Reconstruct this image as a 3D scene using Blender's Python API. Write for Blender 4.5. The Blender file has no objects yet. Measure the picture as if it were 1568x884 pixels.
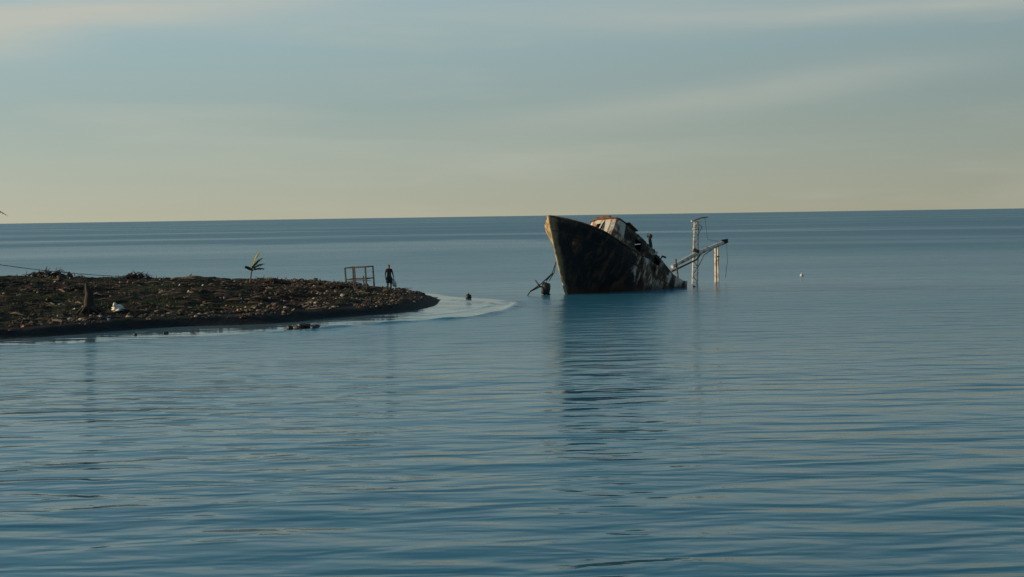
import bpy, bmesh, math, random
import numpy as np
from mathutils import Vector, Matrix, Euler, noise as mnoise
random.seed(7); np.random.seed(7)
S = bpy.context.scene
R = math.radians

# ------------------------------------------------------------------ helpers
_ico={}
def ico(sub):
    if sub not in _ico:
        bm=bmesh.new(); bmesh.ops.create_icosphere(bm,subdivisions=sub,radius=1)
        _ico[sub]=([v.co.copy() for v in bm.verts],[tuple(v.index for v in f.verts) for f in bm.faces]); bm.free()
    return _ico[sub]
class MB:
    def __init__(s): s.v=[]; s.f=[]; s.m=[]
    def add(s, vs, fs, mi=0):
        o=len(s.v); s.v+= [tuple(v) for v in vs]
        for f in fs: s.f.append(tuple(i+o for i in f)); s.m.append(mi)
    def box(s, c, size, rot=(0,0,0), mi=0, jit=0):
        M=Euler(rot).to_matrix(); c=Vector(c); vs=[]
        for z in(-.5,.5):
            for y in(-.5,.5):
                for x in(-.5,.5):
                    p=Vector((x*size[0]+random.uniform(-jit,jit),y*size[1]+random.uniform(-jit,jit),z*size[2]+random.uniform(-jit,jit)))
                    vs.append(c+M@p)
        s.add(vs,[(0,2,3,1),(4,5,7,6),(0,1,5,4),(2,6,7,3),(0,4,6,2),(1,3,7,5)],mi)
    def tube(s, pts, rs, n=8, mi=0, cap=True):
        pts=[Vector(p) for p in pts]
        if not hasattr(rs,'__len__'): rs=[rs]*len(pts)
        vs=[]
        for i,p in enumerate(pts):
            t=(pts[min(i+1,len(pts)-1)]-pts[max(i-1,0)])
            if t.length<1e-9: t=Vector((0,0,1))
            t.normalize()
            a=Vector((0,0,1)) if abs(t.z)<.9 else Vector((1,0,0))
            u=t.cross(a).normalized(); w=t.cross(u).normalized()
            for k in range(n):
                an=2*math.pi*k/n
                vs.append(p+u*math.cos(an)*rs[i]+w*math.sin(an)*rs[i])
        fs=[]
        for i in range(len(pts)-1):
            for k in range(n):
                fs.append((i*n+k,i*n+(k+1)%n,(i+1)*n+(k+1)%n,(i+1)*n+k))
        if cap:
            fs.append(tuple(range(n-1,-1,-1))); fs.append(tuple((len(pts)-1)*n+k for k in range(n)))
        s.add(vs,fs,mi)
    def rock(s,c,size,mi=0,sub=1,rough=.25):
        V,F=ico(sub)
        M=Euler((random.uniform(-.4,.4),random.uniform(-.4,.4),random.uniform(0,6.28))).to_matrix()
        off=Vector((random.uniform(-50,50),random.uniform(-50,50),0)); c=Vector(c)
        vs=[]
        for v in V:
            k=1+rough*(mnoise.noise(v*1.7+off)*2)
            vs.append(c+M@Vector((v.x*size[0]*k,v.y*size[1]*k,v.z*size[2]*k)))
        s.add(vs,F,mi)
    def obj(s,name,mats,parent=None,smooth=False):
        me=bpy.data.meshes.new(name); me.from_pydata(s.v,[],s.f); me.update()
        for m in mats: me.materials.append(m)
        if len(mats)>1: me.polygons.foreach_set('material_index',s.m)
        if smooth: me.polygons.foreach_set('use_smooth',[True]*len(me.polygons))
        o=bpy.data.objects.new(name,me); S.collection.objects.link(o)
        if parent: o.parent=parent
        return o
def empty(name,loc=(0,0,0)):
    o=bpy.data.objects.new(name,None); S.collection.objects.link(o); o.location=loc; return o

def mat(name,stops,scale=4,rough=.8,detail=8,bump=0,bscale=None,stretch=None,dist=0.0,metal=0,spec=.5,bdist=.02):
    m=bpy.data.materials.new(name); m.use_nodes=True; nt=m.node_tree; N=nt.nodes; L=nt.links
    b=N['Principled BSDF']; b.inputs['Roughness'].default_value=rough; b.inputs['Metallic'].default_value=metal
    b.inputs['Specular IOR Level'].default_value=spec
    tc=N.new('ShaderNodeTexCoord'); mp=N.new('ShaderNodeMapping'); L.new(tc.outputs['Object'],mp.inputs[0])
    if stretch: mp.inputs['Scale'].default_value=stretch
    n=N.new('ShaderNodeTexNoise'); n.inputs['Scale'].default_value=scale; n.inputs['Detail'].default_value=detail; n.inputs['Roughness'].default_value=.62
    n.inputs['Distortion'].default_value=dist
    L.new(mp.outputs[0],n.inputs['Vector'])
    r=N.new('ShaderNodeValToRGB'); L.new(n.outputs[0],r.inputs[0]); L.new(r.outputs[0],b.inputs['Base Color'])
    el=r.color_ramp.elements
    while len(el)<len(stops): el.new(.5)
    for e,(p,c) in zip(el,stops): e.position=p; e.color=(*c,1)
    if bump:
        n2=N.new('ShaderNodeTexNoise'); n2.inputs['Scale'].default_value=bscale or scale*3; n2.inputs['Detail'].default_value=6
        L.new(mp.outputs[0],n2.inputs['Vector'])
        bp=N.new('ShaderNodeBump'); bp.inputs['Strength'].default_value=bump; bp.inputs['Distance'].default_value=bdist
        L.new(n2.outputs[0],bp.inputs['Height']); L.new(bp.outputs[0],b.inputs['Normal'])
    return m
# node helpers working on the current N, L
def noise(sc,det=6,vec=None,rough=.6):
    n=N.new('ShaderNodeTexNoise'); n.inputs['Scale'].default_value=sc; n.inputs['Detail'].default_value=det; n.inputs['Roughness'].default_value=rough
    L.new(vec or geo.outputs['Position'],n.inputs['Vector']); return n
def ramp(src,stops):
    r=N.new('ShaderNodeValToRGB'); L.new(src,r.inputs[0]); el=r.color_ramp.elements
    while len(el)<len(stops): el.new(.5)
    for e,(p_,c) in zip(el,stops): e.position=p_; e.color=(*c,1) if hasattr(c,'__len__') else (c,c,c,1)
    return r
def mix(f,A,B,bt='MIX'):
    x=N.new('ShaderNodeMix'); x.data_type='RGBA'; x.blend_type=bt
    if hasattr(f,'links'): L.new(f,x.inputs['Factor'])
    else: x.inputs['Factor'].default_value=f
    for s_,v in(('A',A),('B',B)):
        if hasattr(v,'links'): L.new(v,x.inputs[s_])
        else: x.inputs[s_].default_value=(*v,1)
    return x.outputs['Result']
def math_(op,A,B=0.0,C=None):
    x=N.new('ShaderNodeMath'); x.operation=op
    for i,v in enumerate((A,B,C)):
        if v is None: continue
        if hasattr(v,'links'): L.new(v,x.inputs[i])
        else: x.inputs[i].default_value=v
    return x.outputs[0]
def smap(src,e0,e1,a0=0.0,a1=1.0):
    x=N.new('ShaderNodeMapRange'); x.interpolation_type='SMOOTHSTEP'; L.new(src,x.inputs['Value'])
    x.inputs['From Min'].default_value=e0; x.inputs['From Max'].default_value=e1; x.inputs['To Min'].default_value=a0; x.inputs['To Max'].default_value=a1; return x.outputs[0]

# ------------------------------------------------------------------ camera
H=5.1
p=R(3.18); a=R(0.86)
fwd=Vector((0,math.cos(p),-math.sin(p))); r0=Vector((1,0,0)); u0=r0.cross(fwd)
right=r0*math.cos(a)-u0*math.sin(a); up=u0*math.cos(a)+r0*math.sin(a)
cam=bpy.data.cameras.new('camera'); co=bpy.data.objects.new('camera',cam); S.collection.objects.link(co)
M=Matrix((( right.x,up.x,-fwd.x,0),(right.y,up.y,-fwd.y,0),(right.z,up.z,-fwd.z,H),(0,0,0,1)))
co.matrix_world=M; cam.lens=45.92; cam.sensor_width=36; cam.clip_start=.1; cam.clip_end=100000
S.camera=co

# ------------------------------------------------------------------ light
sel=R(10); sd=Vector((-1,0.04,0)).normalized()
sun_dir=Vector((sd.x*math.cos(sel),sd.y*math.cos(sel),math.sin(sel)))
ld=bpy.data.lights.new('sun','SUN'); ld.energy=5.0; ld.angle=R(.5); ld.color=(1,.75,.44)
lo=bpy.data.objects.new('sun',ld); S.collection.objects.link(lo); lo.rotation_euler=sun_dir.to_track_quat('Z','Y').to_euler(); lo.location=(-40,0,30)
W=bpy.data.worlds.new('World'); S.world=W; W.use_nodes=True
nt=W.node_tree; N=nt.nodes; L=nt.links; bg=N['Background']
STR=.09
sky=N.new('ShaderNodeTexSky'); sky.sky_type='NISHITA'; sky.sun_disc=False; sky.sun_elevation=sel
sky.sun_rotation=math.atan2(sd.x,sd.y)%(2*math.pi); sky.air_density=1.0; sky.dust_density=1.0; sky.ozone_density=1.5
tc=N.new('ShaderNodeTexCoord'); gv=tc.outputs['Generated']
sx=N.new('ShaderNodeSeparateXYZ'); L.new(gv,sx.inputs[0]); dx_,dz_=sx.outputs['X'],sx.outputs['Z']
def C3(r,g,b_): return tuple(v/STR/12 for v in (r,g,b_))
hz_=ramp(dz_,[(0.0,C3(.415,.415,.315)),(.035,C3(.37,.41,.345)),(.085,C3(.30,.385,.37)),(.16,C3(.295,.425,.46)),(.32,C3(.18,.33,.41)),(.7,C3(.08,.18,.28))]).outputs[0]
side=math_('MULTIPLY_ADD',dx_,-.42,1.0)
vs_=N.new('ShaderNodeVectorMath'); vs_.operation='SCALE'; L.new(hz_,vs_.inputs[0]); L.new(math_('MULTIPLY',side,12.0),vs_.inputs['Scale'])
base=mix(.93,sky.outputs[0],vs_.outputs[0])
mp=N.new('ShaderNodeMapping'); mp.inputs['Rotation'].default_value=(0,R(-6),0); mp.inputs['Scale'].default_value=(2.2,2.2,17); L.new(gv,mp.inputs[0])
cnz=noise(1.7,7,mp.outputs[0],.5).outputs[0]
mpf=N.new('ShaderNodeMapping'); mpf.inputs['Rotation'].default_value=(0,R(-6),0); mpf.inputs['Scale'].default_value=(5,5,45); mpf.inputs['Location'].default_value=(2,3,1); L.new(gv,mpf.inputs[0])
cnf=noise(1.5,6,mpf.outputs[0],.55).outputs[0]
def band(z0,sl,w,x0,x1,soft,amp):
    zz=math_('SUBTRACT',math_('SUBTRACT',dz_,z0),math_('MULTIPLY',dx_,sl))
    zz=math_('ADD',zz,math_('MULTIPLY',math_('SUBTRACT',cnz,.5),w*2.2))
    g_=math_('POWER',2.718,math_('MULTIPLY',math_('POWER',math_('DIVIDE',math_('ABSOLUTE',zz),w),2.0),-1.0))
    return math_('MULTIPLY',math_('MULTIPLY',math_('MULTIPLY',g_,smap(dx_,x0-soft,x0+soft)),smap(dx_,x1-soft,x1+soft,1.0,0.0)),amp)
cl=band(.178,.105,.012,-.9,-.20,.12,.80)
cl=math_('ADD',cl,band(.150,.07,.011,-.9,-.33,.06,.55))
cl=math_('ADD',cl,band(.068,.105,.012,.02,.30,.12,.30))
cl=math_('ADD',cl,band(.138,.020,.010,.08,.6,.14,.32))
cl=math_('ADD',cl,band(.150,.020,.013,-.25,.2,.14,.22))
cl=math_('ADD',cl,ramp(cnz,[(.50,0.0),(.75,.28)]).outputs[0])
cl=math_('MULTIPLY',cl,math_('MULTIPLY_ADD',cnf,1.0,.5))
cl=math_('MINIMUM',cl,.8)
fin=mix(cl,base,tuple(v/STR for v in(.53,.52,.44)))
L.new(fin,bg.inputs[0]); bg.inputs[1].default_value=STR
S.view_settings.view_transform='Standard'; S.view_settings.look='None'; S.view_settings.exposure=0

# ------------------------------------------------------------------ land shape
LAND=np.array([(-95,50),(-60,52),(-40,53.5),(-22.4,57.2),(-20,59.3),(-17.3,62.3),(-14.4,63.3),(-11.6,63.5),(-9.5,66.8),(-6.4,69.3),(-4.85,72.3),(-4.1,78.2),(-5.3,85.7),(-8.4,91),(-11.9,98.5),(-17,104),(-24,109),(-36,113),(-60,117),(-95,120)],float)
def smooth_poly(P,n=2,closed=True):
    for _ in range(n):
        Q=[]
        for i in range(len(P) if closed else len(P)-1):
            A=P[i];B=P[(i+1)%len(P)]; Q+= [A*.75+B*.25,A*.25+B*.75]
        P=np.array(Q)
    return P
LAND=smooth_poly(LAND,2)
def seg_dist(x,y,P,closed=True):
    d=np.full(x.shape,1e9); n=len(P)
    for i in range(n if closed else n-1):
        A=P[i];B=P[(i+1)%n]; ab=B-A; l2=ab@ab+1e-12
        t=np.clip(((x-A[0])*ab[0]+(y-A[1])*ab[1])/l2,0,1)
        d=np.minimum(d,np.hypot(x-A[0]-t*ab[0],y-A[1]-t*ab[1]))
    return d
def inside(x,y,P):
    c=np.zeros(x.shape,bool); n=len(P)
    for i in range(n):
        A=P[i];B=P[(i+1)%n]
        if A[1]==B[1]: continue
        k=((A[1]>y)!=(B[1]>y))&(x<(B[0]-A[0])*(y-A[1])/(B[1]-A[1])+A[0]); c^=k
    return c
def sstep(t): t=np.clip(t,0,1); return t*t*(3-2*t)
def hbase(x,y):
    d=seg_dist(x,y,LAND); ins=inside(x,y,LAND); d=np.where(ins,d,-d)
    h=.36*sstep(d/1.3)+.60*sstep((d-2.5)/15)+.25*sstep((-27-x)/14)*sstep((d-3)/12)
    h=np.where(d<0,np.maximum(d*.12,-.8),h)
    return h,d
def hnoise(x,y,d):
    k=min(max((d-.2)/2.5,0),1)
    l=mnoise.noise(Vector((x*.8,y*.8,14)))
    return k*(.17*mnoise.noise(Vector((x*.35,y*.35,1)))+.12*mnoise.noise(Vector((x*1.1,y*1.1,4)))+.09*mnoise.noise(Vector((x*3.1,y*3.1,7)))+.22*max(l-.28,0))+.03*mnoise.noise(Vector((x*.9,y*.9,9)))

def grid_mesh(name,xs,ys,zf):
    X,Y=np.meshgrid(xs,ys); Z=zf(X,Y); nx=len(xs); ny=len(ys)
    co=np.stack([X,Y,Z],-1).reshape(-1,3)
    i=np.arange((ny-1)*(nx-1)); r=i//(nx-1); c=i%(nx-1); b=r*nx+c
    F=np.stack([b,b+1,b+nx+1,b+nx],-1)
    me=bpy.data.meshes.new(name); me.vertices.add(len(co)); me.vertices.foreach_set('co',co.ravel())
    me.loops.add(F.size); me.loops.foreach_set('vertex_index',F.ravel())
    me.polygons.add(len(F)); me.polygons.foreach_set('loop_start',np.arange(0,F.size,4)); me.polygons.foreach_set('loop_total',np.full(len(F),4))
    me.polygons.foreach_set('use_smooth',np.ones(len(F),bool))
    me.update(calc_edges=True); me.validate()
    o=bpy.data.objects.new(name,me); S.collection.objects.link(o); return o,X,Y
xs=np.concatenate([np.arange(-96,-42,1.0),np.arange(-42,-2.4,.2)]); ys=np.arange(48,122,.3)
G={}
def zf(X,Y):
    h,d=hbase(X,Y); out=h.copy()
    for i in range(X.shape[0]):
        for j in range(X.shape[1]):
            if d[i,j]>-2: out[i,j]+=hnoise(X[i,j],Y[i,j],d[i,j])
    G['z']=out; G['d']=d
    return out
land,_,_=grid_mesh('beach_ground',xs,ys,zf)
lxs,lys=xs,ys
def look(K,x,y):
    i=min(max(int(np.searchsorted(lxs,x))-1,0),len(lxs)-2); j=min(max(int((y-48)/.3),0),len(lys)-2)
    u=min(max((x-lxs[i])/(lxs[i+1]-lxs[i]),0),1); v=min(max((y-lys[j])/.3,0),1); A=G[K]
    return float((A[j,i]*(1-u)+A[j,i+1]*u)*(1-v)+(A[j+1,i]*(1-u)+A[j+1,i+1]*u)*v)
def hgt(x,y): return look('z',x,y)
def land_d(x,y): return look('d',x,y)

m=bpy.data.materials.new('beach_soil'); m.use_nodes=True; nt=m.node_tree; N=nt.nodes; L=nt.links; b=N['Principled BSDF']
geo=N.new('ShaderNodeNewGeometry')
soil=ramp(noise(2.2,10).outputs[0],[(.3,(.008,.006,.005)),(.5,(.026,.017,.011)),(.72,(.11,.068,.040))]).outputs[0]
vo=N.new('ShaderNodeTexVoronoi'); vo.inputs['Scale'].default_value=5; L.new(geo.outputs['Position'],vo.inputs['Vector'])
peb=ramp(vo.outputs['Distance'],[(.12,1.0),(.3,0.0)]).outputs[0]
pm=math_('MULTIPLY',peb,ramp(noise(.8,4).outputs[0],[(.45,0.0),(.62,.7)]).outputs[0])
c1=mix(pm,soil,(.24,.15,.09))
gn=ramp(noise(.16,7).outputs[0],[(.47,0.0),(.57,.75)]).outputs[0]
c2=mix(gn,c1,ramp(noise(5,7).outputs[0],[(.35,(.006,.010,.003)),(.52,(.020,.032,.007)),(.7,(.075,.090,.022))]).outputs[0])
dk=ramp(noise(.35,5).outputs[0],[(.40,.30),(.58,1.0)]).outputs[0]
c2=mix(1.0,c2,dk,'MULTIPLY')
sx=N.new('ShaderNodeSeparateXYZ'); L.new(geo.outputs['Position'],sx.inputs[0])
wz=math_('ADD',sx.outputs['Z'],math_('MULTIPLY',noise(1.2,5).outputs[0],.22))
wet=ramp(wz,[(.40,1.0),(.54,0.0)]).outputs[0]
c3=mix(wet,c2,(.007,.006,.006))
L.new(c3,b.inputs['Base Color']); L.new(ramp(wet,[(0,.95),(1,.7)]).outputs[0],b.inputs['Roughness']); b.inputs['Specular IOR Level'].default_value=.12
bp=N.new('ShaderNodeBump'); bp.inputs['Distance'].default_value=.12; bp.inputs['Strength'].default_value=1; L.new(noise(4,9).outputs[0],bp.inputs['Height']); L.new(bp.outputs[0],b.inputs['Normal'])
land.data.materials.append(m)

# ------------------------------------------------------------------ sea
CALM=np.array([(-40,51),(-21.4,54.5),(-18.5,54.9),(-15.6,56.4),(-13.1,57.6),(-10.7,58.8),(-9.45,60.2),(-7,62.3),(-4.6,64.2),(-2.1,65.8),(-.5,69.5),(.5,75.5),(-.15,79),(-1.8,81.4),(-3.9,83.2),(-5,88),(-12,90),(-30,80),(-50,70)],float)
CALM=smooth_poly(CALM,2)
RIDGE=smooth_poly(np.array([(-13.1,57.6),(-10.7,58.8),(-9.45,60.2),(-7,62.3),(-4.6,64.2),(-2.1,65.8),(-.5,69.5),(.5,75.5),(-.15,79)],float),2,False)
R2=smooth_poly(np.array([(-6.0,66.5),(-3.6,68.5),(-2.0,71.5),(-1.2,75),(-1.5,78.5)],float),2,False)
SHEEN=smooth_poly(np.array([(-3.9,80.6),(-2.6,78.6),(-1.5,76.5),(-.6,75.0),(.2,76.2),(-.5,78.6)],float),2,False)
SHEEN2=smooth_poly(np.array([(-4.6,70.6),(-3.0,71.8),(-1.6,73.2),(-.4,74.6)],float),2,False)
def geomout(a,b,n): return list(a*np.power(b/a,np.linspace(0,1,n)))
xs=np.array(sorted(set([-v for v in geomout(34,40000,28)][1:]+list(np.arange(-34,-24,.6))+list(np.arange(-24,3,.15))+list(np.arange(3,34,.8))+geomout(34,40000,28))))
ys=np.array(sorted(set([-v for v in geomout(5,40000,18)]+list(np.arange(-4.5,52,1.2))+list(np.arange(52.2,92,.16))+list(np.arange(92.2,130,1.0))+geomout(131,60000,30))))
def zs(X,Y):
    d=seg_dist(X,Y,RIDGE,False); d2=seg_dist(X,Y,R2,False)
    amp=.10*np.clip((X+12.5)/4,0,1)*(.75+.35*np.sin(X*1.9+Y*.7))
    return amp*np.exp(-(d/.32)**2)+.035*np.exp(-(d2/.25)**2)
sea,X,Y=grid_mesh('sea',xs,ys,zs)
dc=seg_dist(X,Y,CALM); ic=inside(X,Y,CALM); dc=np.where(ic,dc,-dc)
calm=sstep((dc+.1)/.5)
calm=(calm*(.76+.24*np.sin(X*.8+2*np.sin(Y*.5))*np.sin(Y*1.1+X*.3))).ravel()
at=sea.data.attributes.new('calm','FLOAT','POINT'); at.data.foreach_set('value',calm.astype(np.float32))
sky_sheen=np.maximum(np.exp(-(seg_dist(X,Y,SHEEN,False)/.55)**2),.8*np.exp(-(seg_dist(X,Y,SHEEN2,False)/.4)**2)).ravel()  # bright streaks of reflected sky on the shallows, painted as a pale tone
at=sea.data.attributes.new('sky_sheen','FLOAT','POINT'); at.data.foreach_set('value',sky_sheen.astype(np.float32))
m=bpy.data.materials.new('sea_water'); m.use_nodes=True; nt=m.node_tree; N=nt.nodes; L=nt.links; b=N['Principled BSDF']
geo=N.new('ShaderNodeNewGeometry'); ca=N.new('ShaderNodeAttribute'); ca.attribute_name='calm'; sheen_at=N.new('ShaderNodeAttribute'); sheen_at.attribute_name='sky_sheen'
def mapv(scale,rot=0,loc=(0,0,0)):
    x=N.new('ShaderNodeMapping'); x.inputs['Scale'].default_value=scale; x.inputs['Rotation'].default_value=(0,0,rot); x.inputs['Location'].default_value=loc
    L.new(geo.outputs['Position'],x.inputs[0]); return x.outputs[0]
n1=noise(1.0,2.0,mapv((.38,1.2,1),R(-12)),.45); n1.inputs['Distortion'].default_value=.3
n2=noise(1.0,2,mapv((.15,.42,1),R(-18),(5,3,0)),.5); n2.inputs['Distortion'].default_value=.4
n3=noise(1.0,3,mapv((.022,.06,1),R(-4),(9,1,0)),.5)
n4=noise(1.0,2,mapv((1.5,3.6,1),R(-20),(2,8,0)),.5)
patch=ramp(noise(1.0,4,mapv((.006,.030,1),R(-2),(3,7,0)),.55).outputs[0],[(.38,.0),(.62,1.0)]).outputs[0]
patch2=ramp(noise(1.0,4,mapv((.03,.09,1),R(-8),(1,2,0)),.55).outputs[0],[(.35,.65),(.65,1.15)]).outputs[0]
h=math_('MULTIPLY',n1.outputs[0],.125)
h=math_('ADD',h,math_('MULTIPLY',n2.outputs[0],.14))
h=math_('ADD',h,math_('MULTIPLY',n3.outputs[0],.22))
h=math_('ADD',h,math_('MULTIPLY',n4.outputs[0],.010))
bp=N.new('ShaderNodeBump'); bp.inputs['Distance'].default_value=1.0; L.new(h,bp.inputs['Height'])
inv=math_('SUBTRACT',1.0,math_('MULTIPLY',ca.outputs['Fac'],.93))
L.new(math_('MULTIPLY',inv,patch2),bp.inputs['Strength']); L.new(bp.outputs[0],b.inputs['Normal'])
sx=N.new('ShaderNodeSeparateXYZ'); L.new(geo.outputs['Position'],sx.inputs[0]); px,py=sx.outputs['X'],sx.outputs['Y']
far=smap(py,80,220)
slk=ramp(noise(1.0,5,mapv((.0035,.012,1),R(-1),(4.4,1.2,0)),.55).outputs[0],[(.50,1.0),(.62,.25)]).outputs[0]
wob_=math_('ADD',py,math_('MULTIPLY',noise(.03,4).outputs[0],90.0))
sl2=math_('MULTIPLY',math_('MULTIPLY',smap(wob_,190,235),smap(wob_,300,340,1.0,0.0)),smap(px,5,45,1.0,0.0))
slk=math_('MULTIPLY',slk,math_('MULTIPLY_ADD',sl2,-.8,1.0))
near=smap(py,28,60)
rr=math_('ADD',math_('MULTIPLY_ADD',near,.15,.06),math_('MULTIPLY',patch,.04)); rr=math_('ADD',rr,math_('MULTIPLY',math_('MULTIPLY',far,slk),.15))
rr=math_('MULTIPLY',rr,math_('SUBTRACT',1.0,math_('MULTIPLY',ca.outputs['Fac'],.9)))
L.new(math_('ADD',rr,math_('MULTIPLY',sheen_at.outputs['Fac'],.3)),b.inputs['Roughness']); b.inputs['IOR'].default_value=1.333
wc=mix(math_('MULTIPLY',patch2,.5),(.034,.165,.235),(.020,.115,.180))
wc=mix(math_('MULTIPLY',far,.5),wc,(.040,.120,.165))
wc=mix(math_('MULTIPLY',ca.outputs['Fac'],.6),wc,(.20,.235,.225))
sheen_f=math_('MULTIPLY',sheen_at.outputs['Fac'],ramp(noise(1.0,5,mapv((1.0,2.2,1)),.6).outputs[0],[(.40,0.1),(.58,.9)]).outputs[0])
L.new(mix(sheen_f,wc,(.62,.58,.55)),b.inputs['Base Color'])
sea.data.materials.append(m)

# ------------------------------------------------------------------ common materials
rust=mat('rusted_steel',[(.3,(.03,.016,.010)),(.5,(.12,.052,.02)),(.7,(.28,.13,.05))],6,.85,bump=.5)
darksteel=mat('dark_steel',[(.35,(.008,.008,.009)),(.6,(.03,.022,.018)),(.78,(.10,.045,.02))],3,.6,bump=.4)
flaked=mat('flaked_white_paint',[(.34,(.16,.07,.035)),(.43,(.40,.28,.20)),(.51,(.62,.54,.46)),(.8,(.70,.64,.55))],2.6,.7,bump=.3)
dull=mat('dull_cabin_paint',[(.36,(.12,.055,.03)),(.44,(.30,.20,.14)),(.52,(.52,.47,.40)),(.8,(.60,.56,.48))],2.0,.75,bump=.4)
darkcab=mat('dark_cabin_paint',[(.40,(.012,.010,.010)),(.50,(.05,.028,.018)),(.58,(.16,.12,.09)),(.66,(.40,.37,.32))],1.6,.75,bump=.4)  # patchy paint, mostly dark with pale flecks
wood=mat('weathered_wood',[(.3,(.05,.035,.022)),(.7,(.20,.15,.10))],7,.9,stretch=(1,1,.3),bump=.5)
darkwood=mat('dark_wood',[(.3,(.010,.008,.006)),(.7,(.045,.03,.02))],6,.9,bump=.5)

# ------------------------------------------------------------------ ship
ship=empty('shipwreck')
ax=Vector((.72,.694,0)).normalized(); nn=Vector((ax.y,-ax.x,0))
Rm=Matrix((( ax.x,-nn.x,0),(ax.y,-nn.y,0),(0,0,1))).to_4x4()
pit=Matrix.Rotation(R(21),4,'Y'); heel=Matrix.Rotation(R(-6),4,'X')
ship.matrix_world=Matrix.Translation((2.45,83.9,5.05))@Rm@pit@heel
LEN=26
def sheer(s): 
    t=min(s/13,1.0); return -.68*(1-(1-t)**2)+(.25*((s-16)/10)**2 if s>16 else 0)
def stemx(d): return .60*d+.02*d*d
def halfb(s,d):
    x0=stemx(d); u=1-d/4.8
    run=4.1+ d*1.2
    t=min(max((s-x0)/run,0),1); e=2.6-.9*(d/4.6)
    full=2.35*(max(u,0)**.28)
    tail=1-.25*max((s-18)/8,0)**2
    return full*(1-(1-t)**e)*tail
nd=18; ns=90
hb=MB()
for side_ in(-1,1):
    vs=[]
    for i in range(ns+1):
        k=(i/ns)**1.7
        for j in range(nd+1):
            d=4.6*(j/nd)
            x0=stemx(d); s_=x0+(LEN-x0)*k
            yb=halfb(s_,d); z=sheer(s_)-d
            dn=mnoise.noise(Vector((s_*.7,z*.7,side_*5)))*.10*min(1,(s_-x0)/1.5)
            zj=0
            if j==0 and s_>6.5: zj=.18*mnoise.noise(Vector((s_*2.3,side_,0)))
            vs.append((s_,side_*(yb+dn if yb>.02 else 0),z+zj))
    fs=[]
    for i in range(ns):
        for j in range(nd):
            q=(i*(nd+1)+j,i*(nd+1)+j+1,(i+1)*(nd+1)+j+1,(i+1)*(nd+1)+j)
            sx_=vs[q[0]][0]
            if j<2 and sx_>7.2 and mnoise.noise(Vector((sx_*1.2,j*.9,side_*3)))>.22: continue
            fs.append(q if side_==1 else q[::-1])
    hb.add(vs,fs)
m=bpy.data.materials.new('hull_paint'); m.use_nodes=True; nt=m.node_tree; N=nt.nodes; L=nt.links; b=N['Principled BSDF']
tc=N.new('ShaderNodeTexCoord'); geo=N.new('ShaderNodeNewGeometry'); pos=tc.outputs['Object']
sx=N.new('ShaderNodeSeparateXYZ'); L.new(pos,sx.inputs[0])
mpv=N.new('ShaderNodeMapping'); mpv.inputs['Scale'].default_value=(1.6,1,.4); L.new(pos,mpv.inputs[0])
streak=ramp(noise(1.4,9,mpv.outputs[0],.68).outputs[0],[(.49,0.0),(.66,1.0)]).outputs[0]
black=mix(streak,(.008,.010,.013),(.085,.045,.025))
whiten=ramp(noise(1.25,10,mpv.outputs[0],.70).outputs[0],[(.38,(.010,.010,.011)),(.45,(.07,.035,.02)),(.50,(.20,.12,.08)),(.54,(.45,.43,.39)),(.8,(.56,.54,.50))]).outputs[0]
edge=math_('ADD',math_('ADD',sx.outputs['X'],math_('MULTIPLY',sx.outputs['Z'],.55)),math_('MULTIPLY',noise(.9,6,pos).outputs[0],3.0))
ef=ramp(math_('MULTIPLY',edge,.1),[(.70,0.0),(.73,1.0)]).outputs[0]
c=mix(ef,black,whiten)
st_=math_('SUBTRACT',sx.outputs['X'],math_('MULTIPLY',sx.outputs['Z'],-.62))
stem_lit=ramp(math_('ADD',st_,math_('MULTIPLY',noise(2.2,7,pos).outputs[0],.5)),[(.28,1.0),(.50,0.0)]).outputs[0]
c=mix(math_('MULTIPLY',stem_lit,.8),c,(.30,.22,.12))  # worn stem edge, its pale gold also carrying painted sunlight
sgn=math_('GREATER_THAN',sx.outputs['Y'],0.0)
far_lit=math_('MULTIPLY',sgn,ramp(noise(1.6,8,pos).outputs[0],[(.36,.2),(.52,1.0)]).outputs[0])
c=mix(far_lit,c,(.42,.32,.18))  # sunlight on the far side of the bow, painted in as pale gold
wl=N.new('ShaderNodeSeparateXYZ'); L.new(geo.outputs['Position'],wl.inputs[0])
wlf=ramp(math_('ADD',wl.outputs['Z'],math_('MULTIPLY',noise(1.5,6,geo.outputs['Position']).outputs[0],.7)),[(.45,1.0),(.85,0.0)]).outputs[0]
c=mix(math_('MULTIPLY',wlf,.8),c,(.040,.022,.012))
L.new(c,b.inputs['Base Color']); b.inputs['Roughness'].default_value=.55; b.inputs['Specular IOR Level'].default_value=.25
bp=N.new('ShaderNodeBump'); bp.inputs['Distance'].default_value=.05; bp.inputs['Strength'].default_value=.6; L.new(noise(2.2,8,pos).outputs[0],bp.inputs['Height']); L.new(bp.outputs[0],b.inputs['Normal'])
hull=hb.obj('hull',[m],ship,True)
so=hull.modifiers.new('s','SOLIDIFY'); so.thickness=.06; so.offset=0
rb=MB()
for side_ in(-1,1):
    pts=[]
    for i in range(36):
        s_=(i/35)**1.4*7.0; pts.append((s_,side_*(halfb(s_,0)+.03),sheer(s_)+.03))
    rb.tube(pts,.05,6)
    pts=[]
    for i in range(40):
        s_=stemx(.75)+(i/39)**1.4*12; pts.append((s_,side_*(halfb(s_,.75)+.02),sheer(s_)-.75))
    rb.tube(pts,.03,6,1)
rb.obj('rails',[rust,darksteel],ship,True)
rb=MB(); rb.tube([(stemx(d)-.06,0,sheer(stemx(d))-d) for d in np.linspace(0,4.6,12)],[.12]+[.09]*11,8)
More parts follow.
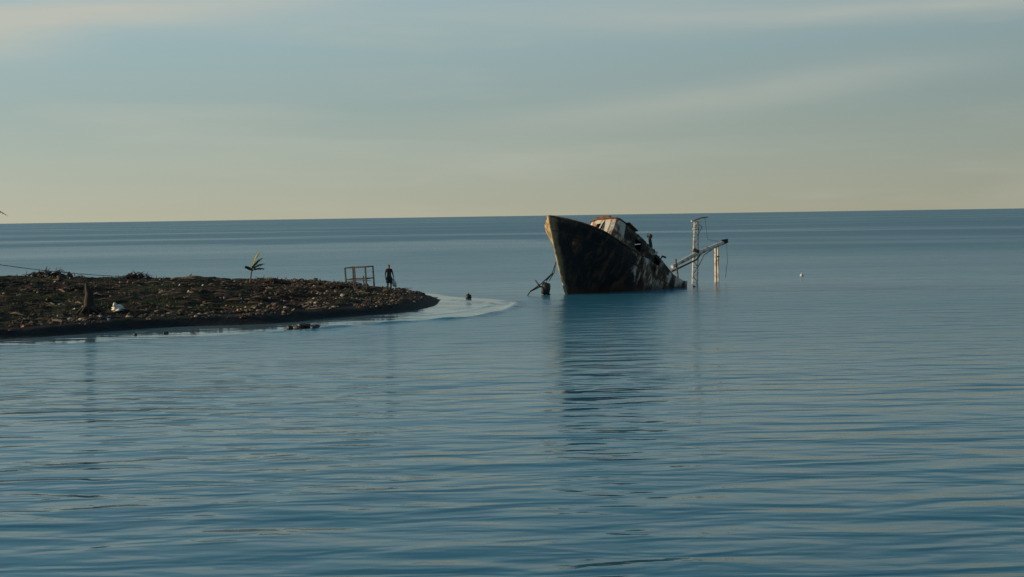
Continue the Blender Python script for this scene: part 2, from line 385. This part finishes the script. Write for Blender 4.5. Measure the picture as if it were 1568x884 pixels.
worn_sunlit=mat('worn_sunlit_paint',[(.32,(.08,.045,.02)),(.45,(.30,.22,.12)),(.7,(.46,.37,.21))],2.5,.7,bump=.4)  # wear plus sunlight on the stem, both put into the colour
rb.obj('stem_bar',[worn_sunlit],ship,True)
db=MB(); vs=[];fs=[]
for i in range(40):
    s_=.6+i*.6; w=max(halfb(s_,.55)-.03,.05); z=sheer(s_)-.55
    vs+=[(s_,-w,z),(s_,0,z+.08),(s_,w,z)]
for i in range(39):
    for k in range(2): fs.append((i*3+k,i*3+3+k,i*3+4+k,i*3+1+k))
db.add(vs,fs)
db.box((2.6,0,sheer(2.6)-.30),(.9,.9,.4)); db.tube([(1.3,-.25,-.6),(1.3,-.25,0.02)],.09); db.tube([(1.3,.25,-.6),(1.3,.25,0.02)],.09)
db.tube([(3.4,-.6,-.45),(3.4,.6,-.45)],.2,10)
db.obj('deck',[rust],ship)
def dz(s): return sheer(s)-.5
HT=2.5
wb=MB()
def hfun(x):
    return 1.0 if x<6.4 else max(.30,1.0-(x-6.4)*.125)
def wallstrip(pts,h,win=None,mi=0,th=.05):
    for i in range(len(pts)-1):
        A=Vector((*pts[i],0));B=Vector((*pts[i+1],0)); t=(B-A); ln=t.length; t.normalize(); nrm=Vector((t.y,-t.x,0))*th/2
        za=dz(A.x);zb=dz(B.x)
        def slab(l0,l1,h0,h1):
            P=[]
            for l,hh in((l0,h0),(l1,h0),(l1,h1),(l0,h1)):
                q=A+t*l*ln; P.append(q+Vector((0,0,za+(zb-za)*l+hh*hfun(q.x))))
            v=[x-nrm for x in P]+[x+nrm for x in P]
            wb.add(v,[(0,1,2,3),(7,6,5,4),(0,4,5,1),(1,5,6,2),(2,6,7,3),(3,7,4,0)],mi)
        if win and i in win:
            slab(0,1,0,h*.55); slab(0,1,h*.85,h); slab(0,.18,h*.55,h*.85); slab(.82,1,h*.55,h*.85)
        else: slab(0,1,0,h)
fw=1.25
front=[(6.0,-fw),(5.0,-fw),(4.62,-fw*.88),(4.38,-fw*.62),(4.25,-.28),(4.25,.28),(4.38,fw*.62),(4.62,fw*.88),(5.0,fw),(6.0,fw)]
n0=len(wb.v)
wallstrip(front[::-1],HT,{4})
for k in range(n0,len(wb.v)):
    x,y,z=wb.v[k]; t=(z-dz(x))/HT
    if x<5.6: wb.v[k]=(x+.75*t*t*(5.6-x)/1.3,y,z)
wallstrip([(6.0,-fw),(6.9,-1.35),(7.8,-1.5),(8.9,-1.55),(9.8,-1.6),(10.6,-1.55),(11.6,-1.5)],HT,{1,3},1)
wallstrip([(6.0,fw),(7.1,1.4),(8.0,1.5),(8.9,1.6),(9.8,1.6),(11.4,1.5)],HT,{1,2},1)
wallstrip([(8.9,-1.5),(8.9,1.5)],HT*.97,None,1)
def roofz(x): return dz(x)+HT*hfun(x)
vs=[(p_[0]+(.70 if p_[0]<5.5 else 0)*(5.6-min(p_[0],5.6))/1.3-.02,p_[1]*1.05,roofz(p_[0]+.3)+.05) for p_ in front]
vs2=[(v[0],v[1],v[2]+.07) for v in vs]; n_=len(vs)
wb.add(vs+vs2,[tuple(range(n_)),tuple(range(2*n_-1,n_-1,-1))]+[(i,i+n_,(i+1)%n_+n_,(i+1)%n_) for i in range(n_)],2)
for x0_,x1_ in((6.02,7.1),(7.15,8.1),(8.2,9.2),(9.4,10.5),(10.6,11.6)):
    for y_ in(-.75,.75):
        xc=(x0_+x1_)/2; t=math.atan2(roofz(x0_)-roofz(x1_),x1_-x0_)
        wb.box((xc,y_,roofz(xc)+.08+random.uniform(-.05,.08)),(x1_-x0_,1.45,.04),(random.uniform(-.1,.1),t+random.uniform(-.06,.06),random.uniform(-.06,.06)),random.choice([2,1]),.04)
wb.obj('deckhouse',[dull,darkcab,rust],ship)
wk=MB()
wk.box((5.6,.1,roofz(5.4)+.20),(.9,1.1,.22),(0,.14,.1),1,.05)
wk.box((6.3,-.5,roofz(6.2)+.16),(.8,.5,.2),(.2,.25,.3),0,.06)
for i in range(75):
    x=6.4+5.2*random.random()**.9; y=random.uniform(-1.8,1.8); z=dz(x)+random.uniform(.2,1.08)*HT*hfun(x)
    if random.random()<.4:
        wk.box((x,y,z),(random.uniform(.2,.7),random.uniform(.2,.5),.035),[random.uniform(-1.2,1.2) for _ in range(3)],random.choice([0,0,0,1,2]),.06)
    else:
        v=Vector((random.uniform(-1,1),random.uniform(-.6,.6),random.uniform(-.4,1))).normalized()*random.uniform(.3,.8)
        q=Vector((x,y,z)); wk.tube([q,q+v*.5+Vector((0,0,.06)),q+v],random.uniform(.015,.04),6,random.choice([0,0,1]))
wk.tube([(9.2,-1.0,roofz(9.2)-.3),(9.2,-1.0,roofz(9.2)+.65),(8.9,-1.0,roofz(9.2)+1.2)],[.14,.12,.10],8,0)
wk.box((8.93,-1.0,roofz(9.2)+1.26),(.28,.26,.22),(0,.2,0),0,.02)
wk.tube([(8.1,-.3,roofz(8.1)),(7.75,-.3,roofz(8.1)+.5),(7.5,-.3,roofz(8.1)+.6)],.06,6,0)
wk.tube([(8.4,-.9,roofz(8.4)),(8.2,-.9,roofz(8.4)+.45),(8.0,-.9,roofz(8.4)+.5)],.08,6,0)
wk.tube([(9.9,-1.3,roofz(9.9)-.1),(10.1,-1.4,roofz(9.9)+.4),(10.4,-1.45,roofz(9.9)+.4)],.07,6,0)
for i in range(9):
    s_=6.6+i*.6; wk.tube([(s_,-(halfb(s_,.6)-.1),sheer(s_)-.6),(s_,-(halfb(s_,0)-.08),sheer(s_)+.02)],.035,5,0)
wk.obj('wreckage',[darksteel,rust,dull],ship)
hz=MB(); d_=1.15; s_=stemx(d_)+1.1
hz.tube([(s_,-halfb(s_,d_)+.1,sheer(s_)-d_),(s_-.05,-halfb(s_,d_)-.07,sheer(s_)-d_-.02)],[.16,.17],12)
hz.obj('hawse_pipe',[rust],ship,True)

# anchor tackle hanging off the bow
an=empty('anchor_tackle'); ab=MB()
def wp(px,z,D): return Vector(((px-784)/2000*D,D,z))
ab.tube([wp(852,2.1,84.6),wp(846,1.35,84.4),wp(830,.75,84),wp(812,.25,83.6),wp(806,-.1,83.5)],[.035]*5,6)
ab.tube([wp(852,2.1,84.6),wp(849,1.4,84.3),wp(841,.9,84.1)],.03,6)
ab.tube([wp(820,.95,83.8),wp(826,.60,83.9),wp(835,.35,84.0),wp(843,-.05,84.1)],.045,6)
ab.tube([wp(812,.25,83.7),wp(826,.52,83.8),wp(843,.55,84.0)],.05,6)
c0=wp(836,.42,84.0)
ab.tube([c0+Vector((-.08,0,-.42)),c0+Vector((-.05,0,-.38)),c0+Vector((0,0,0)),c0+Vector((.03,0,.33)),c0+Vector((.04,0,.36))],[.2,.27,.30,.26,.16],14)
ab.tube([c0+Vector((.03,0,.3)),c0+Vector((.03,0,.5)),wp(847,1.35,84.2)],[.05,.04,.03],6)
ab.obj('drum_and_cables',[darksteel],an,True)

# gantry / masts aft
g=empty('ship_mast_gantry'); gm=MB()
B1=Vector((13.2,94.4,-1)); T1=Vector((13.42,94.6,4.45))
wx_=.19
for dx,dy in((-wx_,-.15),(wx_,-.15),(-wx_,.15),(wx_,.15)):
    gm.tube([B1+Vector((dx,dy,0)),T1+Vector((dx*.8,dy*.8,0))],.038,6,0)
for i in range(10):
    t0=i/10;t1=(i+1)/10; s1=1 if i%2 else -1
    A=B1.lerp(T1,t0);B=B1.lerp(T1,t1)
    for dy in(-.15,.15):
        gm.tube([A+Vector((-wx_*s1,dy,0)),B+Vector((wx_*s1,dy,0))],.018,5,0)
        gm.tube([B+Vector((-wx_,dy,0)),B+Vector((wx_,dy,0))],.018,5,0)
gm.box(T1+Vector((0,0,.06)),(.75,.5,.07),(0,.05,0),0,.01)
gm.tube([T1+Vector((-.3,0,-.55)),T1+Vector((.05,0,.02))],.035,5,0)
gm.tube([T1+Vector((-.25,0,.1)),T1+Vector((.35,0,.3)),T1+Vector((.85,0,.36))],[.05,.05,.04],6,1)
gm.tube([T1+Vector((.05,0,-1.0)),T1+Vector((.4,0,-.35)),T1+Vector((.1,0,-.1))],.03,5,1)
gm.box(B1.lerp(T1,.62)+Vector((.0,-.25,0)),(.45,.1,.3),(0,.3,0),1,.03)
gm.box(B1.lerp(T1,.80)+Vector((.0,-.25,0)),(.5,.1,.06),(0,.1,0),0,.01)
B2=Vector((15.05,96.2,-1))
gm.tube([B2,B2+Vector((.0,0,3.75))],.10,10,0)
gm.tube([B2+Vector((.24,.3,0)),B2+Vector((.20,.25,3.75))],.06,10,0)
gm.box(B2+Vector((.1,.1,2.9)),(.35,.35,.06),(0,0,0),1,.01)
gm.tube([Vector((11.3,92.0,1.35)),Vector((13.3,94.3,2.15)),Vector((15.6,96.4,2.88))],[.12,.16,.15],10,0)
gm.tube([Vector((11.3,92.3,1.0)),Vector((13.3,94.0,1.75)),Vector((13.9,94.9,2.3))],[.07,.06,.05],8,1)
gm.box(Vector((15.75,96.5,2.95)),(.42,.3,.3),(.1,-.35,.1),2,.04)
gm.tube([Vector((15.5,96.4,3.05)),Vector((16.0,96.6,3.12))],.07,6,2)
gm.tube([Vector((11.6,92.2,1.9)),Vector((11.75,92.3,.6)),Vector((11.8,92.4,-.5))],.06,6,1)
gm.tube([Vector((14.9,96.1,2.5)),Vector((14.0,95,2.05)),Vector((13.5,94.5,1.2))],.03,6,1)
gm.tube([Vector((15.9,96.5,2.8)),Vector((15.95,96.5,1.5)),Vector((15.8,96.5,.3))],.015,4,2)
gm.tube([T1+Vector((.6,0,.3)),Vector((14.3,95.2,3.2)),Vector((15.5,96.3,2.9))],.012,4,2)
gm.obj('masts_and_boom',[flaked,rust,darksteel],g)

# ------------------------------------------------------------------ buoys
def buoy(name,loc,r,mt):
    e=empty(name,loc); q=MB()
    q.tube([(0,0,-r*.9),(0,0,-r*.6),(0,0,0),(0,0,r*.55),(0,0,r*.9),(0,0,r*1.0)],[r*.4,r*.8,r,r*.83,r*.4,r*.12],16)
    q.tube([(0,0,r*.9),(r*.1,0,r*1.35)],r*.1,8)
    q.obj('float',[mt],e,True); return e
blk=mat('black_rubber',[(.3,(.008,.007,.007)),(.7,(.03,.02,.018))],5,.6)
whitep=mat('white_plastic',[(.3,(.40,.38,.33)),(.7,(.66,.63,.57))],5,.5)
buoy('mooring_buoy',(-2.72,81.3,.10),.2,blk)
buoy('mooring_buoy',(23.0,103.5,.05),.15,whitep)
q=MB()
for i in range(16): q.rock((-9.75+random.gauss(0,.28),60.9+random.gauss(0,.25),random.uniform(-.02,.1)),(random.uniform(.14,.34),random.uniform(.12,.25),random.uniform(.07,.16)),0,2,.35)
rockm=mat('wet_rock',[(.3,(.008,.007,.007)),(.7,(.04,.03,.024))],5,.5,bump=.5)
q.obj('shore_rocks',[rockm],None,True)
q=MB()
for (x,y,r) in((-17.0,58.6,.07),(-15.8,59.2,.07)):
    for k in range(3): q.rock((x+random.gauss(0,.04),y,.03),(r,r*.8,r*.8),0,2,.3)
q.obj('pebbles',[rockm],None,True)

# ------------------------------------------------------------------ metal frame
fx,fy=-10.1,87.0; fz=hgt(fx,fy)-.05
fr=empty('metal_frame_rack',(fx,fy,fz)); fr.rotation_euler=(R(1.5),R(-2.5),R(-24)); q=MB()
w,dp,hh=1.55,1.0,1.62
for x,y in [(-w/2,-dp/2),(w/2,-dp/2),(w/2,dp/2),(-w/2,dp/2)]: q.box((x,y,hh/2),(.08,.08,hh))
for z in(.12,hh*.5,hh-.03):
    q.box((0,-dp/2,z),(w,.06,.065)); q.box((0,dp/2,z+.003),(w,.06,.065)); q.box((-w/2,0,z+.006),(.06,dp,.065)); q.box((w/2,0,z+.006),(.06,dp,.065))
q.box((-.05,-dp/2,hh*.5),(.06,.065,hh-.08)); q.box((.0,dp/2,hh*.3),(.06,.06,hh*.6))
q.box((-.35,-dp/2-.04,hh*.28),(.7,.03,.035),(0,.5,0)); q.box((0,0,hh*.42),(w,.4,.02),(0,.02,0))
q.box((.2,-.1,.16),(.9,.6,.28),(0,.05,.2),0,.06)
q.obj('bars',[darksteel],fr)

# ------------------------------------------------------------------ plants
leafm=mat('palm_leaf',[(.3,(.04,.07,.015)),(.7,(.14,.16,.035))],4,.6)
def frond(q,base,az,L_,lift,droop,mi=0,lw=.035,ll=.42,n=22):
    pts=[];p_=Vector(base); el=lift
    for i in range(n+1):
        pts.append(p_.copy()); d=Vector((math.cos(az)*math.cos(el),math.sin(az)*math.cos(el),math.sin(el))); p_=p_+d*(L_/n); el-=droop/n
    q.tube(pts,[.022*(1-i/(n+1))+.004 for i in range(n+1)],5,mi)
    for i in range(3,n+1):
        t=(pts[i]-pts[i-1]).normalized(); sdv=t.cross(Vector((0,0,1))).normalized()
        l_=ll*math.sin(math.pi*min(1,(i/n)*.85+.12))*random.uniform(.8,1.1)
        for sg in(-1,1):
            dv=(sdv*sg*.75+t*.65+Vector((0,0,-.35+random.uniform(-.1,.1)))).normalized()
            a_=pts[i]; m_=a_+dv*l_*.5+Vector((0,0,.02)); e_=a_+dv*l_+Vector((0,0,-.12*l_))
            wd=t*lw
            q.add([a_-wd*.3,a_+wd*.3,m_+wd*.7,e_,m_-wd*.7],[(0,1,2,3,4)],mi)
sx0,sy0=-18.6,94.0; e=empty('palm_sapling',(sx0,sy0,hgt(sx0,sy0)-.05)); q=MB()
q.tube([(-.25,0,0),(-.22,0,.5),(-.12,0,1.1)],[.09,.06,.04],8,1)
for az,l_,li,dr in((.2,1.75,1.5,.9),(.0,1.15,1.15,1.3),(2.9,.6,1.25,1.0),(.5,1.7,1.55,.7),(4.2,.8,1.2,1.3),(.1,1.0,.8,1.3),(6.0,1.4,1.4,1.2)):
    frond(q,(-.12,0,1.0),az,l_,li,dr,0,.09,.36,16)
q.obj('fronds_and_stem',[leafm,wood],e)
px_,py_=-36.2,85.0; e=empty('palm_tree',(px_,py_,hgt(px_,py_)-.1)); q=MB()
q.tube([(math.sin(i*.2)*.25-.25,0,i*.52) for i in range(11)],[.2-.008*i+(.012 if i%2 else 0) for i in range(11)],10,1)
tp=(math.sin(2)*.25-.25,0,4.75)
frond(q,tp,0,3.75,.55,1.25,0,.10,.5,20)
for k in range(1,15): frond(q,tp,k*2.399+.35,random.uniform(2.0,2.6),random.uniform(.3,1.1),random.uniform(1.3,1.9),0,.07,.6,20)
q.obj('fronds_and_trunk',[leafm,wood],e)
gm_=mat('grass_blades',[(.3,(.018,.030,.008)),(.7,(.09,.10,.028))],1,.8)
q=MB()
for i in range(2600):
    x=random.uniform(-36,-9); y=random.uniform(62,102)
    if land_d(x,y)<3.5: continue
    if mnoise.noise(Vector((x*.18,y*.18,3)))<.0: continue
    z=hgt(x,y)
    for k in range(6):
        a_=random.uniform(0,6.28); l_=random.uniform(.06,.24); o=Vector((x+random.gauss(0,.12),y+random.gauss(0,.12),z-.02))
        d=Vector((math.cos(a_)*.5,math.sin(a_)*.5,1)).normalized()*l_; w_=Vector((-math.sin(a_),math.cos(a_),0))*.014
        q.add([o-w_,o+w_,o+d],[(0,1,2)])
q.obj('beach_grass',[gm_])
st1=mat('stone_brown',[(.3,(.035,.023,.015)),(.7,(.15,.09,.055))],3,.9)
st2=mat('stone_pale',[(.3,(.24,.17,.12)),(.7,(.42,.32,.23))],3,.9)
st3=mat('stone_dark',[(.3,(.010,.008,.007)),(.7,(.04,.03,.025))],3,.9)
q=MB(); cnt=0
while cnt<3600:
    x=random.uniform(-34,-4.5); y=random.uniform(57,103); d=land_d(x,y)
    if d<.9: continue
    w_=math.exp(-((d-3.2)/2.2)**2)+.10
    if x>-16: w_+=.30
    if random.random()>w_: continue
    if mnoise.noise(Vector((x*.6,y*.6,8)))<-.05: continue
    r=random.uniform(.03,.10)*(1.9 if random.random()<.10 else 1)
    q.rock((x,y,hgt(x,y)+r*.2),(r*random.uniform(.8,1.6),r,r*.8),random.choice([0,0,0,0,2,2,2,2,1]),1,.3); cnt+=1
q.obj('beach_gravel',[st1,st2,st3])
q=MB()
for i in range(420):
    x=random.uniform(-34,-7); y=random.uniform(60,101); d=land_d(x,y)
    if d<1.5: continue
    a_=random.uniform(-.7,.7)+random.choice([0,3.14]); l_=random.uniform(.2,1.3); z=hgt(x,y)
    x2=x+math.cos(a_)*l_; y2=y+math.sin(a_)*l_
    q.tube([(x,y,z+.03),((x+x2)/2,(y+y2)/2,max(z,hgt((x+x2)/2,(y+y2)/2))+random.uniform(.03,.12)),(x2,y2,hgt(x2,y2)+random.uniform(.0,.2))],[.02,random.uniform(.02,.06),.012],6,random.choice([0,1,1]))
q.obj('driftwood_sticks',[wood,darkwood])
pl=[mat('litter_white',[(.3,(.5,.48,.45)),(.7,(.7,.68,.63))],4,.6),mat('litter_red',[(.3,(.30,.08,.05)),(.7,(.42,.16,.09))],4,.6),mat('litter_blue',[(.3,(.08,.15,.22)),(.7,(.14,.24,.3))],4,.6),st2]
q=MB()
for i in range(300):
    x=random.uniform(-33,-6.5); y=random.uniform(59,99); d=land_d(x,y)
    if d<1.2 or (d>7 and random.random()<.6): continue
    q.box((x,y,hgt(x,y)+.04),(random.uniform(.06,.22),random.uniform(.05,.15),random.uniform(.02,.09)),[random.uniform(-.6,.6) for _ in range(3)],random.choice([0,3,3,1,1,2]),.03)
q.obj('beach_litter',pl)
def pile(name,cx,cy,rx,h_,n,mats):
    q=MB(); z0=hgt(cx,cy)
    for i in range(n):
        x=cx+random.gauss(0,rx*.42); y=cy+random.gauss(0,.4); env=h_*math.exp(-((x-cx)/rx)**2*1.8)
        o=Vector((x,y,z0+random.uniform(-.05,env*.75))); v=Vector((random.uniform(-1,1),random.uniform(-.6,.6),random.uniform(-.25,.5))).normalized()*random.uniform(.15,.65)
        q.tube([o,o+v*.5+Vector((0,0,random.uniform(0,.08))),o+v],[random.uniform(.015,.05),.02,.008],5,random.randrange(len(mats)))
    for i in range(n//4):
        x=cx+random.gauss(0,rx*.4); env=h_*math.exp(-((x-cx)/rx)**2*1.8)
        q.rock((x,cy+random.gauss(0,.3),z0+random.uniform(0,env*.5)),(random.uniform(.1,.3),random.uniform(.1,.25),random.uniform(.06,.18)),0,1,.4)
    return q.obj(name,mats)
pile('brush_pile',-28.6,99,1.7,.8,190,[darkwood,st3])
pile('brush_pile',-17.2,93,1.9,.60,150,[darkwood,wood,st1])
pile('brush_pile',-14.4,91,2.0,.45,140,[darkwood,wood,st1])
pile('brush_pile',-34.0,96,2.6,.6,120,[darkwood])
pile('brush_pile',-11.6,85.5,1.3,.35,90,[darkwood,st1])
pile('brush_pile',-13.2,77,1.6,.30,80,[darkwood,st1,wood])
pile('brush_pile',-26.5,80,2.2,.40,110,[darkwood,st3])
q=MB(); x0_,y0_=-25.6,98.0
q.tube([(x0_+i*.42,y0_+.1*math.sin(i),hgt(x0_+i*.42,y0_)+.20+.03*math.sin(i*1.7)) for i in range(9)],[.06,.13,.16,.17,.16,.15,.13,.11,.05],10)
q.tube([(x0_+1.3,y0_,hgt(x0_+1.3,y0_)+.25),(x0_+1.6,y0_-.1,hgt(x0_+1.3,y0_)+.5)],[.06,.03],6)
q.obj('driftwood_log',[wood],None,True)
sx0,sy0=-21.6,66.5; e=empty('driftwood_stump',(sx0,sy0,hgt(sx0,sy0)-.05)); q=MB()
def wob(pts,rs,n=9): q.tube(pts,rs,n,0)
wob([(0,0,0),(.05,0,.35),(.0,.03,.7),(.06,0,1.05),(-.04,0,1.35),(-.10,0,1.6)],[.42,.30,.25,.20,.13,.06])
for az in np.linspace(0,6.28,11)[:-1]:
    l_=random.uniform(.5,.95); wob([(0,0,.42),(math.cos(az)*l_*.5,math.sin(az)*l_*.5,.26),(math.cos(az)*l_,math.sin(az)*l_,.02)],[.17,.11,.03],6)
wob([(.02,0,.9),(-.18,0,1.15),(-.2,.05,1.4)],[.08,.05,.02],6); wob([(.05,0,1.0),(.22,0,1.1),(.3,0,1.3)],[.07,.04,.02],6)
q.obj('trunk_and_roots',[darkwood],e,True)
sx0,sy0=-20.3,67.0; q=MB(); zz=hgt(sx0,sy0)
q.rock((sx0,sy0,zz+.13),(.30,.2,.17),0,3,.45); q.rock((sx0-.12,sy0,zz+.32),(.10,.09,.16),0,2,.5); q.rock((sx0+.33,sy0,zz+.07),(.18,.14,.08),0,2,.5)
q.obj('plastic_sack',[whitep],None,True)
q=MB(); wx,wy=-39.0,88.0; wz0=hgt(wx,wy)
e=empty('utility_post',(wx,wy,wz0)); q.tube([(0,0,-.3),(0,0,2.2)],[.09,.07],8); q.obj('post',[wood],e)
q=MB(); A=Vector((wx,wy,wz0+2.1)); B=Vector((-29.3,98.3,hgt(-29.3,98.3)+.15)); pts=[]
for i in range(25):
    t=i/24; c_=A.lerp(B,t); c_.z-=.55*4*t*(1-t)*.5; pts.append(c_)
q.tube(pts,.022,5); q.obj('cable',[darksteel])

# ------------------------------------------------------------------ person
def skin(verts,edges,radii,root=0,sub=2):
    me=bpy.data.meshes.new('t'); me.from_pydata(verts,edges,[]); ob=bpy.data.objects.new('t',me); S.collection.objects.link(ob)
    md=ob.modifiers.new('k','SKIN'); md.use_smooth_shade=True
    for i,r in enumerate(radii):
        sv=me.skin_vertices[0].data[i]; sv.radius=r if hasattr(r,'__len__') else (r,r); sv.use_root=(i==root)
    sb=ob.modifiers.new('s','SUBSURF'); sb.levels=sub; sb.render_levels=sub
    dg=bpy.context.evaluated_depsgraph_get(); ev=ob.evaluated_get(dg); m2=ev.to_mesh()
    V=[v.co.copy() for v in m2.vertices]; F=[tuple(f.vertices) for f in m2.polygons]; ev.to_mesh_clear()
    bpy.data.objects.remove(ob); return V,F
skinm=mat('skin',[(.3,(.10,.055,.035)),(.7,(.14,.075,.045))],6,.6)
shirt=mat('dark_shirt',[(.3,(.035,.02,.02)),(.7,(.06,.035,.03))],6,.9,bump=.3)
shorts=mat('dark_shorts',[(.3,(.012,.014,.02)),(.7,(.025,.028,.035))],6,.9,bump=.3)
hair=mat('black_hair',[(.3,(.006,.005,.005)),(.7,(.015,.012,.01))],20,.7)
eyew=mat('eye_white',[(.3,(.6,.58,.55)),(.7,(.7,.68,.65))],6,.4)
lip=mat('lips',[(.3,(.13,.05,.04)),(.7,(.16,.06,.05))],6,.6)
V=[(0,0,.93),(0,-.005,1.08),(0,-.01,1.24),(0,0,1.38),(0,0,1.47),(0,-.01,1.55),
   (-.17,0,1.405),(-.235,.03,1.14),(-.25,-.04,.90),(.17,0,1.405),(.245,.01,1.13),(.29,-.07,.90),
   (-.095,0,.86),(-.115,-.10,.49),(-.125,-.06,.10),(-.135,-.20,.035),
   (.095,0,.86),(.125,.03,.49),(.15,.14,.10),(.165,.01,.035)]
E=[(0,1),(1,2),(2,3),(3,4),(4,5),(3,6),(6,7),(7,8),(3,9),(9,10),(10,11),(0,12),(12,13),(13,14),(14,15),(0,16),(16,17),(17,18),(18,19)]
Rr=[(.155,.11),(.14,.10),(.155,.11),(.14,.10),(.062,.062),(.055,.055),(.066,.066),(.046,.046),(.03,.03),(.066,.066),(.046,.046),(.03,.03),
    (.10,.10),(.064,.064),(.042,.042),(.036,.03),(.10,.10),(.064,.064),(.042,.042),(.036,.03)]
bv,bf=skin(V,E,Rr)
q=MB(); q.add(bv,bf,0)
for i,f in enumerate(q.f):
    c=sum((Vector(q.v[k]) for k in f),Vector())/len(f)
    if c.z>1.46: mi=0
    elif abs(c.x)>.20 and c.z<1.22: mi=0
    elif c.z>.90: mi=1
    elif c.z>.52: mi=2
    else: mi=0
    q.m[i]=mi
for sg,wr in((-1,Vector((-.25,-.04,.90))),(1,Vector((.29,-.07,.90)))):
    pc=wr+Vector((sg*.005,-.015,-.075))
    hv,hf=skin([wr+Vector((0,0,.02)),wr+Vector((0,-.005,-.03)),pc],[(0,1),(1,2)],[(.027,.027),(.03,.022),(.04,.018)],0,1); q.add(hv,hf,0)
    for k,(oy,l_) in enumerate(((-.03,.070),(-.01,.08),(.01,.075),(.028,.058))):
        b0=pc+Vector((0,oy,.01)); b1=b0+Vector((-sg*.004,0,-.04)); b2=b1+Vector((-sg*.016,0,-l_*.4)); b3=b2+Vector((-sg*.026,0,-l_*.22))
        hv,hf=skin([b0,b1,b2,b3],[(0,1),(1,2),(2,3)],[.011,.0095,.009,.0075],0,1); q.add(hv,hf,0)
    b0=wr+Vector((0,-.025,-.045)); b1=b0+Vector((-sg*.01,-.03,-.025)); b2=b1+Vector((-sg*.012,-.008,-.03))
    hv,hf=skin([b0,b1,b2],[(0,1),(1,2)],[.013,.011,.009],0,1); q.add(hv,hf,0)
def ell(c,r,mi,seg=20,jaw=False,rings=14,zmin=-1):
    bm=bmesh.new(); bmesh.ops.create_uvsphere(bm,u_segments=seg,v_segments=rings,radius=1); vs=[]
    for v in bm.verts:
        x,y,z=v.co
        if jaw and z<0: k=1+.28*z; x*=k; y=y*(1+.18*z)-.12*(-z)*(1 if y<0 else .3)
        vs.append((c[0]+x*r[0],c[1]+y*r[1],c[2]+z*r[2]))
    fs=[tuple(v.index for v in f.verts) for f in bm.faces if all(w.co.z>=zmin for w in f.verts)]
    bm.free(); q.add(vs,fs,mi)
ell((0,-.015,1.61),(.073,.09,.112),0,24,True,18)
ell((0,-.002,1.628),(.079,.092,.105),3,20,False,14,-.05)
ell((0,-.108,1.595),(.013,.02,.024),0); ell((0,-.112,1.585),(.018,.014,.009),0)
for sg in(-1,1):
    ell((sg*.03,-.093,1.615),(.012,.009,.007),4); ell((sg*.03,-.101,1.615),(.005,.004,.005),3)
    ell((sg*.03,-.098,1.635),(.018,.007,.004),3); ell((sg*.075,0,1.605),(.012,.02,.032),0)
ell((0,-.098,1.557),(.024,.01,.008),5)
hx,hy_=-7.9,84.0
e=empty('person',(hx,hy_,hgt(hx,hy_)-.005)); e.rotation_euler=(0,0,R(20))
q.obj('body',[skinm,shirt,shorts,hair,eyew,lip],e,True)
q=MB()
for sx_,kx,ky in((-.1,-.112,-.075),(.1,.12,.02)):
    q.tube([(sx_*.9,0,.9),(sx_,ky*.4,.75),(kx,ky,.54)],[.115,.11,.10],14,0,False)
q.obj('shorts_legs',[shorts],e,True)
q=MB(); q.rock((.30,-.09,.52),(.12,.10,.28),0,3,.25); q.tube([(.275,-.085,.80),(.295,-.09,.72)],[.02,.05],8)
netm=mat('carried_bag',[(.35,(.14,.14,.14)),(.6,(.55,.52,.48))],16,.8)
q.obj('carried_bag',[netm],e,True)
print('verts',sum(len(o.data.vertices) for o in S.objects if o.type=='MESH'))
